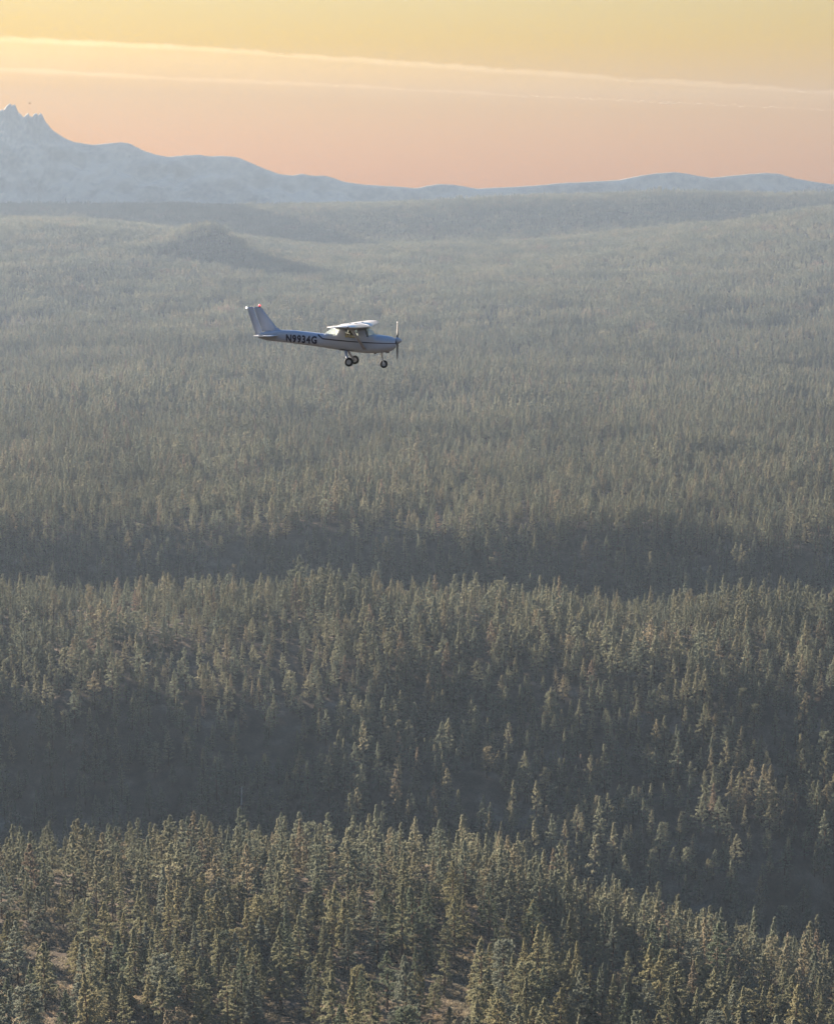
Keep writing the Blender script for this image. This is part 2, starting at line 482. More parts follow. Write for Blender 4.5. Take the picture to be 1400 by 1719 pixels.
# ------------------------------------------------------------------ trees
def tree_geo(rng, H, cb, R, p, n_br, n_tuft, n_tri, tuft, trunk_r, sides=6, droop=0.0, lop=0.0, limbs=0, flat=0.0, gap=0.0, lean=0.0):
    """numpy arrays of one pine: trunk (verts, faces) and crown (verts, tris)"""
    tv = []; tf = []
    nseg = 5
    for i in range(nseg + 1):
        f = i / nseg
        rr = trunk_r * (1 - f) ** 0.75 + 0.02
        if i == 0: rr *= 1.25
        for k in range(sides):
            a = 2 * math.pi * k / sides
            tv.append((rr * math.cos(a) + lean * H * f * f, rr * math.sin(a), H * 0.985 * f))
    for i in range(nseg):
        for k in range(sides):
            tf.append((i * sides + k, i * sides + (k + 1) % sides, (i + 1) * sides + (k + 1) % sides, (i + 1) * sides + k))
    tf.append(tuple(nseg * sides + k for k in range(sides)))
    C = []
    az = rng.rand() * 6.28
    bias = rng.rand() * 6.28
    for i in range(n_br):
        t = (i + rng.rand()) / n_br
        t = t ** 0.92
        if gap and rng.rand() < gap and t < 0.85:
            continue
        az += 2.4 + rng.normal(0, 0.5)
        prof_r = R * ((1 - t) ** p) * min(1.0, 0.5 + 3.0 * t)
        if flat: prof_r = max(prof_r, R * flat * min(1, (1.02 - t) * 6))
        L = prof_r * rng.uniform(0.62, 1.18) * (1 + lop * math.cos(az - bias)) + 0.25
        z0 = H * (cb + (1 - cb) * t) * 0.985
        pitch = math.radians(-12 - droop + 50 * t + rng.normal(0, 9))
        d = np.array([math.cos(az) * math.cos(pitch), math.sin(az) * math.cos(pitch), math.sin(pitch)])
        o = np.array([lean * H * (z0 / H) ** 2, 0, z0])
        if limbs and i % limbs == 0:
            q = len(tv)
            r0 = 0.09
            e = o + d * L * 0.75
            for s_ in ((0, 0, r0), (r0 * d[1], -r0 * d[0], -r0), (-r0 * d[1], r0 * d[0], -r0)):
                tv.append(tuple(o + np.array(s_)))
            tv.append(tuple(e))
            tf += [(q, q + 1, q + 3), (q + 1, q + 2, q + 3), (q + 2, q, q + 3)]
        nt_ = max(2, int(round(n_tuft * (0.35 + 0.75 * L / R))))
        s = rng.uniform(0.25, 1.0, nt_) ** 0.62
        side = np.array([-math.sin(az), math.cos(az), 0.0])
        c = o + np.outer(s * L, d) + np.outer(rng.normal(0, 0.18 * L * 0.8, nt_) * s, side)
        c[:, 2] += rng.normal(0.05, 0.16, nt_) * tuft * 1.6 - (s ** 2) * L * 0.06
        for j in range(n_tri):
            # sprays of needles: pointed pieces, mostly lying outward and tilted up
            u = rng.normal(0, 1, (nt_, 3)) + d * 0.9 + np.array([0, 0, 0.55])
            u /= np.linalg.norm(u, axis=1)[:, None]
            w = np.cross(u, rng.normal(0, 1, (nt_, 3)))
            w /= np.linalg.norm(w, axis=1)[:, None] + 1e-6
            ln = tuft * rng.uniform(0.6, 1.25, nt_)[:, None]
            wd = ln * rng.uniform(0.32, 0.5, nt_)[:, None]
            a = c - u * ln * 0.45
            C.append(np.stack([a + w * wd, a - w * wd, c + u * ln * 0.75], 1))
    # leader
    k = 5
    c = np.tile(np.array([lean * H, 0, H * 0.965]), (k, 1)) + rng.normal(0, 0.10, (k, 3))
    u = rng.normal(0, 0.35, (k, 3)) + np.array([0, 0, 1.0])
    u /= np.linalg.norm(u, axis=1)[:, None]
    w = np.cross(u, rng.normal(0, 1, (k, 3))); w /= np.linalg.norm(w, axis=1)[:, None]
    C.append(np.stack([c + w * 0.35 * tuft, c - w * 0.35 * tuft, c + u * tuft * 1.1], 1))
    C = np.concatenate(C, 0).reshape(-1, 3)
    return np.array(tv), tf, C

def crown_mesh(name, C, mat):
    n = len(C) // 3
    me = bpy.data.meshes.new(name)
    me.from_pydata(C.tolist(), [], np.arange(3 * n).reshape(n, 3).tolist())
    me.materials.append(mat)
    me.update()
    return me

def merged(name, parts):
    """one mesh with bark and needles, for trees that read only as forest"""
    V = []; F = []; MI = []
    off = 0
    for tv, tf, C in parts:
        V.append(tv); F += [tuple(i + off for i in f) for f in tf]; MI += [0] * len(tf); off += len(tv)
        n = len(C) // 3
        V.append(C); F += (np.arange(3 * n).reshape(n, 3) + off).tolist(); MI += [1] * n; off += 3 * n
    me = bpy.data.meshes.new(name)
    me.from_pydata(np.vstack(V).tolist(), [], F)
    me.materials.append(M_BARK); me.materials.append(M_NEEDLE)
    me.polygons.foreach_set('material_index', np.array(MI, dtype=np.int32))
    me.update()
    return me

# form, height, crown base, radius, taper, lop, droop, flat, gap, lean
FORMS = [
    ('slim pointed', 20.5, 0.22, 2.5, 0.80, 0.10, 2, 0.0, 0.05, 0.0),
    ('broad rounded', 19.0, 0.30, 3.9, 0.55, 0.15, 0, 0.0, 0.05, 0.0),
    ('narrow ragged', 21.5, 0.26, 2.7, 0.62, 0.25, 4, 0.0, 0.22, 0.01),
    ('full conical', 20.0, 0.14, 3.5, 0.85, 0.08, 4, 0.0, 0.0, 0.0),
    ('thin tiered', 21.0, 0.36, 3.1, 0.66, 0.15, 6, 0.0, 0.34, 0.0),
    ('flat-topped', 18.0, 0.40, 3.6, 0.50, 0.20, 0, 0.55, 0.08, 0.0),
    ('low bushy', 14.0, 0.10, 3.1, 0.70, 0.12, 0, 0.0, 0.0, 0.0),
    ('lopsided', 19.5, 0.26, 3.4, 0.65, 0.45, 2, 0.0, 0.12, 0.02),
    ('long-trunked', 22.0, 0.48, 3.0, 0.60, 0.15, 2, 0.0, 0.08, 0.0),
    ('dense spired', 21.0, 0.18, 3.0, 0.95, 0.05, 5, 0.0, 0.0, 0.0),
]
near_meshes = []
for i, (fm, H, cb, R, p, lop, dr, fl, gp, ln) in enumerate(FORMS + FORMS):
    rng = np.random.RandomState(100 + i)
    H = H * rng.uniform(0.93, 1.07); R = R * rng.uniform(0.92, 1.12)
    tv, tf, C = tree_geo(rng, H, cb * 0.66, R * 1.48, p + 0.26, 110, 26, 5, 0.40, 0.30, 7, dr, lop, 4, fl, gp, ln)
    near_meshes.append((mesh_of('trunk', tv, tf, [M_BARK], True), crown_mesh('crown', C, M_NEEDLE_OBJ), H))

# forest pieces in a collection of their own that is not part of the scene: sources for the forest
SRC = bpy.data.collections.new('forest_sources')
def src(name, me):
    o = bpy.data.objects.new(name, me)
    SRC.objects.link(o)
N_MID, N_LOW, N_PATCH = 10, 8, 6
mid_H = []
for i in range(N_MID):
    fm, H, cb, R, p, lop, dr, fl, gp, ln = FORMS[i]
    rng = np.random.RandomState(200 + i)
    g = tree_geo(rng, H, cb * 0.62, R * 1.52, p + 0.28, 64, 15, 4, 0.60, 0.28, 5, dr, lop, 0, fl, gp, ln)
    src('forest_a_%02d' % i, merged('forest_pine', [g]))
for i in range(N_LOW):
    fm, H, cb, R, p, lop, dr, fl, gp, ln = FORMS[[0, 1, 2, 3, 7, 9, 6, 8][i]]
    rng = np.random.RandomState(300 + i)
    g = tree_geo(rng, H, cb * 0.62, R * 1.56, p + 0.28, 34, 8, 3, 1.2, 0.26, 4, dr, lop, 0, fl, gp * 0.5, ln)
    src('forest_b_%02d' % i, merged('forest_pine_far', [g]))
PATCH = 44.0
for i in range(N_PATCH):
    rng = np.random.RandomState(400 + i)
    parts = []
    nx_ = 6
    for a in range(nx_):
        for b in range(nx_):
            if rng.rand() < 0.10: continue
            fm, H, cb, R, p, lop, dr, fl, gp, ln = FORMS[rng.randint(10)]
            tv, tf, C = tree_geo(rng, H, cb * 0.6, R * 1.50, p + 0.28, 12, 3, 2, 2.3, 0.25, 3, dr, lop, 0, fl, 0, 0)
            s = rng.uniform(0.55, 1.0)
            off = np.array([(a + 0.5 + rng.uniform(-.5, .5)) / nx_ - 0.5, (b + 0.5 + rng.uniform(-.5, .5)) / nx_ - 0.5, 0]) * PATCH
            parts.append((tv * s + off, tf, C * s + off))
    src('forest_c_%02d' % i, merged('forest_patch', parts))

# --- where trees stand
def in_view(x, y, z, mx=60, top=40, bottom=120):
    c, r, d = project(x, y, z)
    return (d > 1) & (c > -mx) & (c < 1400 + mx) & (r - top < 1719 + bottom)

def jitter_points(x0, x1, y0, y1, cell, rng, jit=0.46):
    nx = int((x1 - x0) / cell); ny = int((y1 - y0) / cell)
    X, Y = np.meshgrid(x0 + (np.arange(nx) + 0.5) * cell, y0 + (np.arange(ny) + 0.5) * cell)
    X = X + rng.uniform(-jit, jit, X.shape) * cell
    Y = Y + rng.uniform(-jit, jit, Y.shape) * cell
    return X.ravel(), Y.ravel()

def clearing(x, y):
    """0 in open ground, 1 in closed stand"""
    k = np.ones_like(x)
    for cx, cy, rx, ry in ((-20, 480, 24, 15), (20, 492, 30, 8), (-104, 500, 16, 5), (-48, 486, 11, 5), (58, 520, 16, 4)):
        k = k * sstep(0.55, 1.25, np.sqrt(((x - cx) / rx) ** 2 + ((y - cy) / ry) ** 2))
    return k

rngp = np.random.RandomState(5)
# nearest ridge
fx, fy = jitter_points(-420, 260, 405, 668, 8.8, rngp)
keep = rngp.rand(len(fx)) < (0.10 + 0.90 * clearing(fx, fy)) * np.clip(0.92 + 0.8 * fbm(fx / 38, fy / 38, 3, 61), 0.55, 1)
fx, fy = fx[keep], fy[keep]
fz = height(fx, fy)
fscale = np.clip(rngp.normal(0.90, 0.18, len(fx)), 0.42, 1.26)
fform = rngp.randint(0, 20, len(fx))
fc, fr_, fd = project(fx, fy, fz + 17 * fscale)
fcb, frb, _ = project(fx, fy, fz)
vis = (fc > -8) & (fc < 1408) & (fr_ < 1716) & (fr_ > 1330)
# largest in the picture first: those nearest, whole trees before cut ones
order = np.argsort(np.where(vis, fd, 1e9))
n_obj = min(300, int(vis.sum()))
chosen = order[:n_obj]
is_obj = np.zeros(len(fx), bool); is_obj[chosen] = True
print('near pines', int(vis.sum()), 'as objects', n_obj)

HUES = [('olive green', (0.125, 0.125, 0.078)), ('grey-green', (0.105, 0.115, 0.089)), ('yellowish green', (0.148, 0.138, 0.080)),
        ('dark green', (0.080, 0.094, 0.064)), ('brownish', (0.125, 0.106, 0.075))]
hue_p = [0.36, 0.25, 0.22, 0.155, 0.015]
hue_i = rngp.choice(5, len(fx), p=hue_p)

ORD = ['first from left', 'second from left', 'third from left', 'fourth from left', 'fifth from left', 'sixth from left', 'seventh from left',
       'eighth from left', 'ninth from left', 'tenth from left']
def place_of(c, rb, crow):
    if crow < 1460 and rb < 1560: v = 'along the nearest crest'
    elif rb > 1719: v = 'cut by the bottom edge'
    elif rb > 1640: v = 'low on the nearest slope'
    else: v = 'halfway up the nearest slope'
    return v
def side_of(c):
    return 'below the left edge' if c < 250 else 'left of the clearing' if c < 470 else 'around the clearing' if c < 900 else 'right of the clearing' if c < 1150 else 'by the right edge'

rec = []
for i in chosen:
    sz = 'tall' if fscale[i] * near_meshes[fform[i]][2] > 20 else 'short' if fscale[i] * near_meshes[fform[i]][2] < 14.5 else 'mid-sized'
    key = '%s %s %s pine %s' % (sz, HUES[hue_i[i]][0], FORMS[fform[i] % 10][0], place_of(fcb[i], frb[i], fr_[i]))
    rec.append((i, key))
bykey = {}
for i, k in rec:
    bykey.setdefault(k, []).append(i)
labels = {}
for k, ids in bykey.items():
    ids.sort(key=lambda i: fc[i])
    for n, i in enumerate(ids):
        labels[i] = k if len(ids) == 1 else (k + ', ' + ORD[n])
for i in chosen:
    tm, cm, H = near_meshes[fform[i]]
    t = empty('pine_tree', (float(fx[i]), float(fy[i]), float(fz[i]) - 0.25))
    s = float(fscale[i])
    t.scale = (s * float(rngp.uniform(0.88, 1.1)), s * float(rngp.uniform(0.88, 1.1)), s)
    t.rotation_euler = (float(rngp.normal(0, 0.015)), float(rngp.normal(0, 0.015)), float(rngp.uniform(0, 6.28)))
    tag(t, labels[i], 'pine tree', 'pines on the nearest ridge')
    obj('trunk', tm, t)
    c = obj('crown', cm, t)
    hc = np.array(HUES[hue_i[i]][1]) * rngp.uniform(0.88, 1.12)
    c.color = (*[float(v) for v in hc], 1.0)

# the rest: one forest
P = []; IDX = []; SCL = []; ROT = []
def add_pts(x, y, idx, scl, tilt=None):
    z = height(x, y) - 0.3
    P.append(np.stack([x, y, z], 1)); IDX.append(idx)
    SCL.append(np.stack([scl * rngp.uniform(0.85, 1.15, len(x)), scl * rngp.uniform(0.85, 1.15, len(x)), scl], 1))
    r = np.zeros((len(x), 3)); r[:, 2] = rngp.uniform(0, 6.28, len(x))
    if tilt is None:
        r[:, :2] = rngp.normal(0, 0.018, (len(x), 2))
    ROT.append(r)
m = ~is_obj
add_pts(fx[m], fy[m], fform[m] % 10, fscale[m])
# between the nearest ridge and 2.1 km: each pine by itself
def wedge(x, y, left=260, right=60, a=0.262):
    return (x > -(a * y + left)) & (x < a * y + right)
mx_, my_ = jitter_points(-1000, 800, 668, 2100, 8.5, rngp)
k = wedge(mx_, my_) & (rngp.rand(len(mx_)) < np.clip(0.95 + 0.7 * fbm(mx_ / 45, my_ / 45, 3, 71), 0.5, 1))
mx_, my_ = mx_[k], my_[k]
ms = np.clip(rngp.normal(0.84, 0.18, len(mx_)), 0.4, 1.2)
ms = np.where(rngp.rand(len(mx_)) < 0.05, rngp.uniform(1.15, 1.45, len(mx_)), ms)     # old pines standing above the rest
ms = ms * np.clip(1 + 0.45 * fbm(mx_ / 75, my_ / 75, 3, 111), 0.7, 1.3)
add_pts(mx_, my_, rngp.randint(0, N_MID, len(mx_)), ms)
lx, ly = jitter_points(-1600, 1300, 2100, 4300, 8.8, rngp)
k = wedge(lx, ly, 120, 60) & (rngp.rand(len(lx)) > sstep(3000, 4300, ly)) & (rngp.rand(len(lx)) < np.clip(0.92 + 0.7 * fbm(lx / 70, ly / 70, 3, 81), 0.3, 1))
lx, ly = lx[k], ly[k]
add_pts(lx, ly, N_MID + rngp.randint(0, N_LOW, len(lx)), np.clip(rngp.normal(0.84, 0.19, len(lx)), 0.4, 1.25) * np.clip(1 + 0.5 * fbm(lx / 140, ly / 140, 3, 113), 0.65, 1.35))
px_, py_ = jitter_points(-2200, 2200, 3000, 6400, PATCH * 0.95, rngp, 0.12)
k = wedge(px_, py_, 150, 150) & (rngp.rand(len(px_)) < sstep(3000, 4300, py_))
px_, py_ = px_[k], py_[k]
add_pts(px_, py_, N_MID + N_LOW + rngp.randint(0, N_PATCH, len(px_)), rngp.uniform(0.9, 1.1, len(px_)), tilt=0)
# single pines along the far skylines
sx_, sy_ = jitter_points(-1800, 1800, 5830, 6120, 17.0, rngp)
add_pts(sx_, sy_, N_MID + rngp.choice([0, 2, 5, 7], len(sx_)), rngp.uniform(0.6, 1.25, len(sx_)) * np.clip(1 + 0.5 * fbm(sx_ / 120, sy_ / 120, 2, 7), .6, 1.3))
sx_, sy_ = jitter_points(-760, -420, 4630, 4860, 13.0, rngp)
add_pts(sx_, sy_, N_MID + rngp.choice([0, 2, 5, 7], len(sx_)), rngp.uniform(0.55, 1.0, len(sx_)))
sx_, sy_ = jitter_points(80, 1500, 4850, 5220, 20.0, rngp)
add_pts(sx_, sy_, N_MID + rngp.choice([0, 2, 5, 7], len(sx_)), rngp.uniform(0.55, 1.0, len(sx_)))
P = np.vstack(P); IDX = np.concatenate(IDX); SCL = np.vstack(SCL); ROT = np.vstack(ROT)
print('forest instances', len(P))

def instancer(name, P, IDX, SCL, ROT, collection):
    me = bpy.data.meshes.new(name)
    me.vertices.add(len(P))
    me.vertices.foreach_set('co', P.astype(np.float32).ravel())
    a = me.attributes.new('idx', 'INT', 'POINT'); a.data.foreach_set('value', IDX.astype(np.int32))
    a = me.attributes.new('scl', 'FLOAT_VECTOR', 'POINT'); a.data.foreach_set('vector', SCL.astype(np.float32).ravel())
    a = me.attributes.new('rot', 'FLOAT_VECTOR', 'POINT'); a.data.foreach_set('vector', ROT.astype(np.float32).ravel())
    me.update()
    o = obj(name, me)
    ng = bpy.data.node_groups.new(name, 'GeometryNodeTree')
    ng.interface.new_socket('Geometry', in_out='INPUT', socket_type='NodeSocketGeometry')
    ng.interface.new_socket('Geometry', in_out='OUTPUT', socket_type='NodeSocketGeometry')
    gi = ng.nodes.new('NodeGroupInput'); go = ng.nodes.new('NodeGroupOutput')
    ci = ng.nodes.new('GeometryNodeCollectionInfo')
    ci.inputs['Collection'].default_value = collection
    ci.inputs['Separate Children'].default_value = True
    ci.inputs['Reset Children'].default_value = True
    ip = ng.nodes.new('GeometryNodeInstanceOnPoints')
    ip.inputs['Pick Instance'].default_value = True
    def attr(nm, dt):
        n = ng.nodes.new('GeometryNodeInputNamedAttribute'); n.data_type = dt
        n.inputs['Name'].default_value = nm
        return n.outputs['Attribute']
    ng.links.new(gi.outputs[0], ip.inputs['Points'])
    ng.links.new(ci.outputs[0], ip.inputs['Instance'])
    ng.links.new(attr('idx', 'INT'), ip.inputs['Instance Index'])
    ng.links.new(attr('scl', 'FLOAT_VECTOR'), ip.inputs['Scale'])
    e2r = ng.nodes.new('FunctionNodeEulerToRotation')
    ng.links.new(attr('rot', 'FLOAT_VECTOR'), e2r.inputs[0])
    ng.links.new(e2r.outputs[0], ip.inputs['Rotation'])
    ng.links.new(ip.outputs[0], go.inputs[0])
    md = o.modifiers.new('scatter', 'NODES')
    md.node_group = ng
    return o
forest = instancer('forest', P, IDX, SCL, ROT, SRC)
tag(forest, 'dense pine forest covering the ridges and the plain to the horizon', kind='stuff')

# low brush on open ground of the nearest slope
BR = bpy.data.collections.new('brush_sources')
for i in range(5):
    rng = np.random.RandomState(500 + i)
    n = 90
    c = rng.normal(0, 1, (n, 3)) * np.array([0.55, 0.55, 0.22]) + np.array([0, 0, 0.32])
    u = rng.normal(0, 1, (n, 3)) + np.array([0, 0, 0.9]); u /= np.linalg.norm(u, axis=1)[:, None]
    w = np.cross(u, rng.normal(0, 1, (n, 3))); w /= np.linalg.norm(w, axis=1)[:, None]
    Cb = np.stack([c + w * 0.09, c - w * 0.09, c + u * 0.42], 1).reshape(-1, 3)
    o = bpy.data.objects.new('brush_%02d' % i, crown_mesh('brush', Cb, M_BRUSH))
    BR.objects.link(o)
bx, by = jitter_points(-170, 180, 405, 640, 2.2, rngp)
k = (rngp.rand(len(bx)) < np.clip(0.55 + 1.2 * fbm(bx / 14, by / 14, 3, 95), 0.05, 0.92)) & in_view(bx, by, height(bx, by))
bx, by = bx[k], by[k]
bs = rngp.uniform(0.5, 1.7, len(bx))
br = np.zeros((len(bx), 3)); br[:, 2] = rngp.uniform(0, 6.28, len(bx))
brush = instancer('undergrowth', np.stack([bx, by, height(bx, by) - 0.05], 1), rngp.randint(0, 5, len(bx)), np.stack([bs, bs, bs * 0.9], 1), br, BR)
tag(brush, 'low grey-brown brush covering the open ground of the nearest slope', kind='stuff')

# ------------------------------------------------------------------ bleached dead trees
def snag(col, row_base, y, H, label, seed):
    rng = np.random.RandomState(seed)
    x = (col - 700) / FPX * y * 1.0
    for _ in range(12):       # walk along the ray's ground track until the base meets the slope
        z = float(height(x, y)); c_, r_, d_ = project(x, y, z)
        y += (r_ - row_base) * y / FPX / max(0.15, math.tan(math.radians(18))) * 0.6
        x += (col - c_) * d_ / FPX
    z = float(height(x, y))
    V = []; F = []
    def limb(a, b, r0, r1, n=5):
        a = Vector(a); b = Vector(b)
        q = (b - a).to_track_quat('Z', 'Y')
        o = len(V)
        for p, r in ((a, r0), (a.lerp(b, 0.55) + Vector(rng.normal(0, 0.12, 3)), (r0 + r1) / 2), (b, r1)):
            for k in range(n):
                t = 2 * math.pi * k / n
                V.append(tuple(p + q @ Vector((r * math.cos(t), r * math.sin(t), 0))))
        for s in range(2):
            for k in range(n):
                F.append((o + s * n + k, o + s * n + (k + 1) % n, o + (s + 1) * n + (k + 1) % n, o + (s + 1) * n + k))
        F.append(tuple(o + 2 * n + k for k in range(n)))
    limb((0, 0, -0.4), (rng.normal(0, .4), rng.normal(0, .4), H), 0.42, 0.12, 7)
    tv, tf = list(V), list(F)
    o = empty('dead_tree', (x, y, z))
    tag(o, label, 'dead tree', 'bleached dead trees')
    obj('trunk', mesh_of('trunk', tv, tf, [M_SNAG], True), o)
    for k in range(7):
        V.clear(); F.clear()
        h = H * rng.uniform(0.35, 0.93); a = rng.rand() * 6.28; L = rng.uniform(1.0, 2.6) * (1.1 - h / H * 0.6)
        limb((0, 0, h), (L * math.cos(a), L * math.sin(a), h + L * rng.uniform(-0.1, 0.6)), 0.085, 0.02)
        obj('branch', mesh_of('branch', V, F, [M_SNAG], True), o)

snag(405, 1352, 740, 10, 'bleached dead tree in the dark valley left of centre', 1)
snag(813, 1400, 700, 10, 'bleached dead tree behind the crest near the centre', 2)
snag(1085, 1610, 520, 9, 'bleached dead tree among green pines on the nearest slope, right side', 3)

# ------------------------------------------------------------------ the aeroplane
M_WHITE = simple_mat('white_paint', (0.78, 0.78, 0.77), 0.32, var=0.05, scale=1.5, coat=0.3)
M_FUS = simple_mat('white_paint_in_shade', (0.34, 0.38, 0.46), 0.32, var=0.05, scale=1.5, coat=0.2)  # white paint with its blue-grey shade put into the colour
M_NAVY = simple_mat('navy_paint', (0.012, 0.016, 0.040), 0.35, var=0.1)
M_TYRE = simple_mat('tyre_rubber', (0.018, 0.018, 0.019), 0.8, var=0.2)
M_METAL = simple_mat('bare_metal', (0.52, 0.52, 0.54), 0.38, 0.9, var=0.08)
M_GREYP = simple_mat('grey_paint', (0.30, 0.31, 0.33), 0.45, var=0.1)
M_BLADE = simple_mat('blade_metal', (0.15, 0.145, 0.14), 0.42, 0.3, var=0.1)
M_DARK = simple_mat('dark_trim', (0.025, 0.024, 0.026), 0.7, var=0.2)
M_SEAT = simple_mat('seat_cloth', (0.10, 0.085, 0.075), 0.9, var=0.2)
M_RED = simple_mat('red_beacon', (0.8, 0.05, 0.05), 0.3, emit=(1.0, 0.03, 0.05), emit_s=0.7)
M_LAMP = simple_mat('white_lamp', (0.9, 0.9, 0.9), 0.3, emit=(1.0, 0.95, 0.9), emit_s=0.5)
M_SKIN = simple_mat('skin', (0.42, 0.27, 0.20), 0.55, var=0.08)
M_HAIR = simple_mat('dark_hair', (0.020, 0.016, 0.014), 0.6, var=0.2)
M_JACKET = simple_mat('dark_jacket', (0.030, 0.032, 0.042), 0.85, var=0.2)
def glass_mat():
    m, nt, out = new_mat('window_glass')
    t = nt.nodes.new('ShaderNodeBsdfTransparent'); t.inputs['Color'].default_value = (0.90, 0.96, 0.94, 1)
    g = nt.nodes.new('ShaderNodeBsdfGlossy'); g.inputs['Roughness'].default_value = 0.06
    fr = nt.nodes.new('ShaderNodeLayerWeight'); fr.inputs['Blend'].default_value = 0.12
    mx = nt.nodes.new('ShaderNodeMixShader')
    ma = nt.nodes.new('ShaderNodeMath'); ma.operation = 'MULTIPLY_ADD'; ma.inputs[1].default_value = 0.55; ma.inputs[2].default_value = 0.20
    nt.links.new(fr.outputs['Facing'], ma.inputs[0])
    nt.links.new(ma.outputs[0], mx.inputs['Fac'])
    nt.links.new(t.outputs[0], mx.inputs[1]); nt.links.new(g.outputs[0], mx.inputs[2])
    tl = nt.nodes.new('ShaderNodeBsdfTranslucent'); tl.inputs['Color'].default_value = (0.85, 0.90, 0.82, 1)   # scuffed acrylic
    m2 = nt.nodes.new('ShaderNodeMixShader'); m2.inputs['Fac'].default_value = 0.20
    nt.links.new(mx.outputs[0], m2.inputs[1]); nt.links.new(tl.outputs[0], m2.inputs[2])
    nt.links.new(m2.outputs[0], out.inputs['Surface'])
    return m
M_GLASS = glass_mat()

K = 169.0
def X(zx): return (zx - 860.0) / K
def Z(zy): return (360.0 - zy) / K
# station, top, bottom, half width, squareness
ST = np.array([(158, 319, 341, .030, 2.2), (200, 308, 359, .075, 2.3), (245, 298, 371, .12, 2.4), (320, 287, 378, .19, 2.5), (450, 289, 392, .29, 2.6), (560, 300, 405, .37, 2.7),
               (640, 308, 415, .425, 2.8), (698, 312, 423, .46, 2.9), (728, 291, 428, .475, 3.0), (760, 268, 433, .49, 3.1), (790, 262, 437, .50, 3.2), (860, 259, 446, .515, 3.3), (960, 259, 459, .525, 3.3),
               (1030, 260, 463, .525, 3.3), (1046, 264, 463, .525, 3.2), (1075, 289, 463, .52, 3.0), (1104, 317, 462, .51, 2.8), (1140, 321, 460, .49, 2.7), (1185, 327, 454, .45, 2.6), (1220, 335, 442, .40, 2.5),
               (1240, 343, 430, .35, 2.4), (1250, 350, 420, .30, 2.3)], float)
def station(zx):
    return [np.interp(zx, ST[:, 0], ST[:, k]) for k in range(1, 5)]
def ysurf(zx, zy):
    top, bot, w, n = station(zx)
    c = (top + bot) / 2; h = (bot - top) / 2
    t = np.clip(np.abs(zy - c) / h, 0, 0.995)
    return w * (1 - t ** n) ** (1 / n)

# the plane stands where it is seen, 77 m from the eye, turned a little towards it
PD = 77.0
pc, pr = 390 + 860 / 4.516, 490 + 360 / 4.516
vx, vy = (pc - 700) / FPX, (859.5 - pr) / FPX
dirv = Vector((vx, math.cos(PITCH) + vy * math.sin(PITCH), -math.sin(PITCH) + vy * math.cos(PITCH))).normalized()
plane = empty('aeroplane', Vector((0, 0, CAM_Z)) + dirv * PD)
heading = math.atan2(dirv.x, dirv.y)
plane.rotation_euler = Euler((math.radians(-2.8), 0, -heading - math.radians(7.0)), 'XYZ')
tag(plane, 'white high-wing light aeroplane flying above the forest', 'aeroplane')

def in_poly(px, py, poly):
    c = False; j = len(poly) - 1
    for i in range(len(poly)):
        xi, yi = poly[i]; xj, yj = poly[j]
        if (yi > py) != (yj > py) and px < (xj - xi) * (py - yi) / (yj - yi) + xi:
            c = not c
        j = i
    return c
W_REAR = [(694, 314), (700, 300), (745, 262), (775, 262), (780, 272), (821, 276), (800, 328), (742, 318)]
W_DOOR = [(868, 284), (874, 279), (955, 279), (963, 284), (966, 338), (961, 343), (874, 343), (868, 338)]
W_FRONT = [(1012, 276), (1036, 262), (1052, 262), (1110, 318), (1084, 320), (1033, 333)]

def fuselage():
    sx = np.unique(np.concatenate([np.arange(158, 690, 14.0), np.arange(690, 1112, 4.0), np.arange(1112, 1250, 8.0), [1250.0]]))
    n = 72
    V = []; rings = []
    for zx in sx:
        top, bot, w, e = station(zx)
        c = (top + bot) / 2; h = (bot - top) / 2
        ring = []
        for k in range(n):
            a = 2 * math.pi * (k + 0.5) / n
            cs, sn = math.cos(a), math.sin(a)
            yy = w * math.copysign(abs(cs) ** (2 / e), cs)
            zz = -h * math.copysign(abs(sn) ** (2 / e), sn)
            ring.append(len(V)); V.append((X(zx), yy, Z(c + zz)))
        rings.append(ring)
    body = []; panes = {'rear': [], 'door_r': [], 'door_l': [], 'front': []}
    for i in range(len(sx) - 1):
        for k in range(n):
            f = (rings[i][k], rings[i][(k + 1) % n], rings[i + 1][(k + 1) % n], rings[i + 1][k])
            m = np.mean([V[j] for j in f], axis=0)
            zx = m[0] * K + 860; zy = 360 - m[2] * K
            if in_poly(zx, zy, W_REAR): panes['rear'].append(f)
            elif in_poly(zx, zy, W_FRONT) : panes['front'].append(f)
            elif in_poly(zx, zy, W_DOOR) and abs(m[1]) > 0.3: panes['door_r' if m[1] < 0 else 'door_l'].append(f)
            else: body.append(f)
    body.append(tuple(rings[0])); body.append(tuple(reversed(rings[-1])))
    def sub(fs, mat, name, inset=0.0):
        used = sorted({j for f in fs for j in f}); mp = {j: q for q, j in enumerate(used)}
        me = mesh_of(name, [V[j] for j in used], [tuple(mp[j] for j in f) for f in fs], [mat], True)
        bm = bmesh.new(); bm.from_mesh(me); bmesh.ops.recalc_face_normals(bm, faces=bm.faces); bm.to_mesh(me); bm.free()
        return obj(name, me, plane)
    b = sub(body, M_FUS, 'fuselage')
    md = b.modifiers.new('skin_thickness', 'SOLIDIFY'); md.thickness = 0.02; md.offset = -1
    for nm, fs in panes.items():
        o = sub(fs, M_GLASS, {'rear': 'rear_window', 'front': 'windshield', 'door_r': 'door_window', 'door_l': 'door_window'}[nm])
    return b
fus = fuselage()

def bm_obj(name, build, mat, parent, smooth=True):
    bm = bmesh.new(); build(bm)
    me = bpy.data.meshes.new(name); bm.to_mesh(me); bm.free()
    me.materials.append(mat)
    if smooth: me.polygons.foreach_set('use_smooth', np.ones(len(me.polygons), dtype=bool))
    return obj(name, me, parent)

